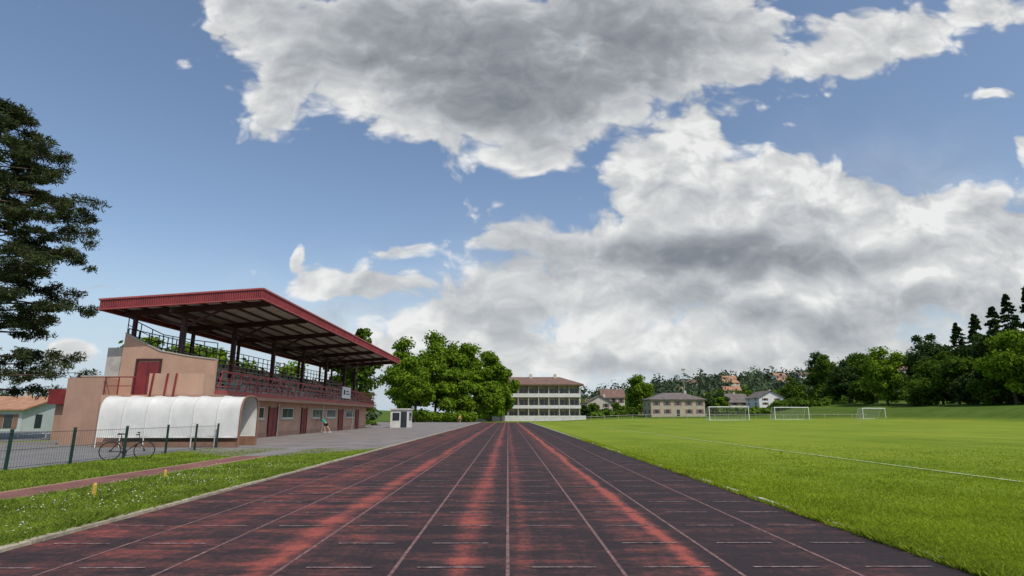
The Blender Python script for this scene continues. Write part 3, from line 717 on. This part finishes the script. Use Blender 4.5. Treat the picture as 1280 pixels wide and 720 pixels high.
row=[(137,255,24,7,'leaf_d'),(127,232,20,7,'leaf_m'),(146,240,24,7,'leaf_d'),(120,205,16,6.5,'leaf_d'),(129,204,19,7,'leaf_m'),(117,180,19.5,7,'leaf_y'),(136,185,25,8,'leaf_d'),(123,165,17,6.5,'leaf_m'),(132,160,23,8,'leaf_d'),(109.0,125,17.5,6.2,'leaf_y'),(118,137,15,6.5,'leaf_m'),(116,150,14,6.5,'leaf_m'),(128,175,20,8,'leaf_d'),(131,215,19,8,'leaf_m'),(140,222,22,8,'leaf_d'),(112,140,9,5,'leaf_d'),(118,168,9,5,'leaf_m'),(112,120,10,5,'leaf_m'),(122,120,18,7,'leaf_d'),(118,192,9,5,'leaf_m'),(124,222,9,5,'leaf_m'),(113,160,8,5,'leaf_m'),(110,132,7,4.5,'leaf_m')]
for x,y,h,r,lf in row: deciduous('deciduous_tree',x,y,h,r,lf,26,420,.62,base=.0)
for x,y,h,r in((127,148,25,6),(133,150,29,6.5),(126,136,28,6),(131,137,31,6.5),(122,124,30,6.5),(118,122,34,6.5),(126,128,33,6.5),(122,116,38,7.5),(140,170,27,6.5),(150,190,27,7)):
    conifer('spruce_tree',x,y,h,r,'leaf_d',10000,.8,.02)
def mass(name,pts,leaf,nq=60,qs=2.2):
    Q=[]
    for x,y,h,r in pts:
        z=float(H(x,y)); d=randdir(nq); P=np.array([x,y,z+h*.5])+d*np.array([r,r,h*.5])*rng.uniform(.6,1.05,size=(nq,1))
        Q.append(leafquads(P,d+np.array([0,0,.3]),qs))
    build(name,None,np.concatenate(Q),leaf)
pts=[]
for i in range(2000):
    y=rng.uniform(400,720); x=rng.uniform(.02,1.12)*y
    hh=rng.uniform(6,14)*(1 if rng.random()<.85 else 1.6)
    if any(abs(x-hx_)<15 and -60<y-hy_<9 for hx_,hy_ in hill_h): hh=rng.uniform(1.5,3)
    pts.append((x,y,hh,rng.uniform(3.5,8) if hh>4 else 3.0))
mass('distant_woodland',pts,'hill',60,2.2)
pts=[(rng.uniform(20,175),rng.uniform(250,330),rng.uniform(4,9),rng.uniform(2.5,5.5)) for i in range(140)]
pts+=[(rng.uniform(20,115),rng.uniform(196,206),rng.uniform(1.2,3),rng.uniform(1.5,3)) for i in range(60)]
mass('background_shrubs',pts,'leaf_m',110,1.2)
pts=[(rng.uniform(-420,-60),rng.uniform(200,330),rng.uniform(5,12),rng.uniform(4,7)) for i in range(260)]
mass('distant_woodland',pts,'hill',70,2.0)
pts=[(rng.uniform(-62,-34),rng.uniform(84,96),rng.uniform(2.0,3.6),rng.uniform(1.5,2.5)) for i in range(40)]+[(rng.uniform(-28,-8),rng.uniform(139,144),rng.uniform(1.6,3.0),rng.uniform(1.5,2.5)) for i in range(20)]
mass('hedge',pts,'leaf_b',300,.5)
def blades(name,n,xf,yr,h,leaf,w=.012,pw=1.6):
    u=rng.random(n); y=(yr[0]**(1-pw)+u*(yr[1]**(1-pw)-yr[0]**(1-pw)))**(1/(1-pw))
    x=xf(rng.random(n),y); P=np.stack([x,y,H(x,y)],1)
    keep=~((x<-9.6)&(x>-10.9)); P=P[keep]; n=len(P)
    cl=.6+.8*(np.sin(P[:,0]*2.1+np.sin(P[:,1]*1.3)*2)*np.sin(P[:,1]*1.7+1)*.5+.5)
    fade=1-.75*ss(yr[1]*.5,yr[1],P[:,1])
    hh=(h*rng.uniform(.4,1.3,n)*cl*fade)[:,None]; a=rng.uniform(0,6.28,n); t=np.stack([np.cos(a),np.sin(a),0*a],1)*w*(1+P[:,1:2]*.05)
    ln_=rng.normal(size=(n,3))*hh*.6; ln_[:,2]=0; up=np.array([0,0,1.])*hh
    Q=np.stack([P-t,P+t,P+t*.6+up*.6+ln_*.45,P+up+ln_],1)
    me=bpy.data.meshes.new(name); me.from_pydata(Q.reshape(-1,3).tolist(),[],np.arange(4*n).reshape(-1,4).tolist()); me.materials.append(M[leaf]); ob=bpy.data.objects.new(name,me); COL.objects.link(ob)
blades('verge_grass',120000,lambda u,y:-6.3-u*(np.minimum(14.85,y*1.0)-6.3),(6.2,30),.08,'grassl',.010)
blades('pitch_grass',110000,lambda u,y:5.0+u**1.3*(np.minimum(y*.95,34)-5.0),(5.4,40),.038,'grassb',.009)
blades('edge_grass',24000,lambda u,y:4.84+u*.4,(4.5,60),.09,'grassb',.010,1.4)
blades('kerb_grass',14000,lambda u,y:-6.24-u*.3,(5,31),.11,'grassl',.010,1.4)
n=1300; x=-6.5-rng.random(n)**1.2*3.1; y=rng.uniform(7,20,n)
P=np.stack([x,y,rng.uniform(.06,.11,n)],1); Q=leafquads(P,np.tile(np.array([0,0,1.]),(n,1)),.024,1.0,.3)
me=bpy.data.meshes.new('daisies'); me.from_pydata(Q.reshape(-1,3).tolist(),[],np.arange(4*n).reshape(-1,4).tolist()); me.materials.append(M['whited']); COL.objects.link(bpy.data.objects.new('daisies',me))

# ------------------------------------------------------------ camera
PITCH=math.radians(12.45)
cam=bpy.data.cameras.new('camera'); cam.lens=20.25; cam.sensor_width=36; cam.clip_end=9000; cam.clip_start=.1
co=bpy.data.objects.new('camera',cam); COL.objects.link(co); co.location=(0,0,1.63); co.rotation_euler=(math.pi/2+PITCH,0,math.radians(-.4)); scene.camera=co

# ------------------------------------------------------------ sun and sky
EL=math.radians(54); AZ=math.radians(140)
sd=Vector((math.sin(AZ)*math.cos(EL),math.cos(AZ)*math.cos(EL),math.sin(EL)))
sl=bpy.data.lights.new('sun','SUN'); sl.energy=3.2; sl.angle=math.radians(.5); sl.color=(1,.95,.87)
so=bpy.data.objects.new('sun',sl); COL.objects.link(so); so.rotation_euler=sd.to_track_quat('Z','Y').to_euler()

W=bpy.data.worlds.new('World'); scene.world=W; W.use_nodes=True; t=W.node_tree; t.nodes.clear(); L=t.links.new
try:
    W.cycles.sampling_method='MANUAL'; W.cycles.sample_map_resolution=256
except Exception as e: print(e)
sky=N(t,'ShaderNodeTexSky',sky_type='NISHITA'); sky.sun_disc=False; sky.sun_elevation=EL; sky.sun_rotation=AZ; sky.air_density=1.0; sky.dust_density=1.4; sky.ozone_density=1.0
tc=N(t,'ShaderNodeTexCoord'); sp=N(t,'ShaderNodeSeparateXYZ'); L(tc.outputs['Generated'],sp.inputs[0])
def mth(op,a,b_=None,c=None,clamp=False):
    n=N(t,'ShaderNodeMath',operation=op); n.use_clamp=clamp
    for i,v in enumerate((a,b_,c)):
        if v is None: continue
        if isinstance(v,(int,float)): n.inputs[i].default_value=v
        else: L(v,n.inputs[i])
    return n.outputs[0]
yy=mth('MAXIMUM',sp.outputs[1],.06)
A=mth('DIVIDE',sp.outputs[0],yy); B=mth('DIVIDE',sp.outputs[2],yy)
cb=N(t,'ShaderNodeCombineXYZ'); L(A,cb.inputs[0]); L(B,cb.inputs[1])
p0=cb.outputs[0]
def bearing(x,y,rx,ry):
    v=(360-y)/720; f=math.cos(PITCH)-v*math.sin(PITCH); u=math.sin(PITCH)+v*math.cos(PITCH)
    return ((x-635)/720/f,u/f,rx/720/f,ry/720/f/f)
def vm(op,a,b_=None,c=None):
    n=N(t,'ShaderNodeVectorMath',operation=op)
    for i,v in enumerate((a,b_,c)):
        if v is None: continue
        if isinstance(v,tuple): n.inputs[i].default_value=v
        else: L(v,n.inputs[i])
    return n.outputs['Value'] if op in('DOT_PRODUCT','LENGTH') else n.outputs[0]
def field(p,blobs,k=1.0):
    acc=None
    for (x,y,rx,ry,w) in blobs:
        a,b_,ra,rb=bearing(x,y,rx*k,ry*k)
        q=vm('MULTIPLY_ADD',p,(1/ra,1/rb,0),(-a/ra,-b_/rb,0)); r2=vm('DOT_PRODUCT',q,q); e=mth('POWER',.368,r2)
        acc=mth('MULTIPLY_ADD',e,w,acc if acc is not None else 0.0)
    return acc
clouds=[(300,0,70,55,.9),(355,120,50,50,.85),(465,50,125,82,1),(605,110,125,70,1),(720,65,165,85,1),(880,28,115,72,1),(670,190,50,26,.7),
(1055,72,45,20,.9),(1110,42,80,32,.95),(1230,5,90,32,.9),(1245,118,55,11,.8),(1285,182,35,20,.8),
(878,172,42,32,1),(800,215,60,42,.9),(900,240,90,34,.9),(1012,232,80,32,1),(1130,270,110,38,.95),(1250,298,80,62,1),(900,310,215,52,1),(690,300,80,30,.7),(1010,375,330,52,1),(690,365,110,32,.65),
(435,358,90,19,1),(376,322,16,18,.9),(505,312,36,14,.95),(560,395,90,26,.75),(570,442,130,26,.85),(900,448,420,30,.9),(115,362,42,10,.7),(100,440,26,14,.85)]
wn_=N(t,'ShaderNodeTexNoise',noise_dimensions='2D',inp={'Scale':6,'Detail':2,'Roughness':.6}); L(p0,wn_.inputs['Vector'])
wv=vm('MULTIPLY_ADD',wn_.outputs['Color'],(.09,.06,0),(-.045,-.03,0)); p1=vm('ADD',p0,wv)
ps=vm('MULTIPLY',p1,(1,1.5,1))
f=mth('MINIMUM',field(p1,clouds,1.06),1.15)
n1=N(t,'ShaderNodeTexNoise',noise_dimensions='2D',inp={'Scale':4.5,'Detail':8,'Roughness':.57}); L(ps,n1.inputs['Vector'])
n2=N(t,'ShaderNodeTexNoise',noise_dimensions='2D',inp={'Scale':4.5,'Detail':5,'Roughness':.57}); L(vm('ADD',ps,(-.014,.05,0)),n2.inputs['Vector'])
v1=N(t,'ShaderNodeTexVoronoi',voronoi_dimensions='2D',feature='F1',inp={'Scale':14,'Detail':2,'Roughness':.5}); L(ps,v1.inputs['Vector'])
D=mth('MULTIPLY_ADD',n1.outputs[0],1.35,-.675-.36+.19); D=mth('ADD',D,f); D=mth('MULTIPLY_ADD',v1.outputs['Distance'],-.42,D)
cov=N(t,'ShaderNodeMapRange',interpolation_type='SMOOTHSTEP',inp={1:-.08,2:.26,3:0,4:1}); L(D,cov.inputs[0])
rel=mth('MULTIPLY_ADD',v1.outputs['Distance'],-.16,mth('MULTIPLY',mth('SUBTRACT',n1.outputs[0],n2.outputs[0]),1.5))
thick=N(t,'ShaderNodeMapRange',interpolation_type='SMOOTHSTEP',inp={1:.10,2:.7,3:0,4:1}); L(D,thick.inputs[0])
greys=[(470,50,140,60,.65),(640,115,150,65,1.0),(800,50,170,75,.85),(560,10,150,50,.4),(880,312,190,32,1.2),(1010,330,150,24,.6),(1150,50,60,20,.3),(1000,405,400,16,.45),(650,390,120,15,.3),
(870,185,70,40,-.55),(1010,232,90,30,-.6),(1140,265,120,30,-.35),(780,235,70,30,-.3)]
G=field(p1,greys)
dk=mth('MULTIPLY',thick.outputs[0],mth('MULTIPLY_ADD',G,.52,.07))
lt=mth('SUBTRACT',mth('ADD',rel,.95),dk,clamp=True)
cc=ramp(t,lt,[(0.0,(.22,.24,.27)),(.35,(.34,.36,.385)),(.62,(.50,.52,.54)),(.85,(.68,.69,.69)),(1.0,(.86,.86,.85))])
hz=N(t,'ShaderNodeMapRange',interpolation_type='SMOOTHSTEP',inp={1:0.0,2:.28,3:.85,4:0}); L(sp.outputs[2],hz.inputs[0])
tint=N(t,'ShaderNodeMix',data_type='RGBA',blend_type='MIX'); L(hz.outputs[0],tint.inputs[0]); L(sky.outputs[0],tint.inputs[6]); tint.inputs[7].default_value=(3.7,4.5,5.3,1)
bg1=N(t,'ShaderNodeBackground',inp={1:.142}); L(tint.outputs[2],bg1.inputs[0])
bg2=N(t,'ShaderNodeBackground',inp={1:1.0}); L(cc,bg2.inputs[0])
up=N(t,'ShaderNodeMapRange',inp={1:-.01,2:.02,3:0,4:.96}); L(sp.outputs[2],up.inputs[0])
veil=field(p1,[(900,410,420,90,.85),(1150,260,160,80,.4),(560,440,260,50,.5)])
vl=mth('MULTIPLY',veil,mth('MULTIPLY_ADD',n2.outputs[0],2.6,-.6),clamp=True)
fac=mth('MULTIPLY',mth('MAXIMUM',cov.outputs[0],vl),up.outputs[0])
mx=N(t,'ShaderNodeMixShader'); L(fac,mx.inputs[0]); L(bg1.outputs[0],mx.inputs[1]); L(bg2.outputs[0],mx.inputs[2])
o=N(t,'ShaderNodeOutputWorld'); L(mx.outputs[0],o.inputs[0])
scene.view_settings.view_transform='Standard'; scene.view_settings.look='None'; scene.view_settings.exposure=0
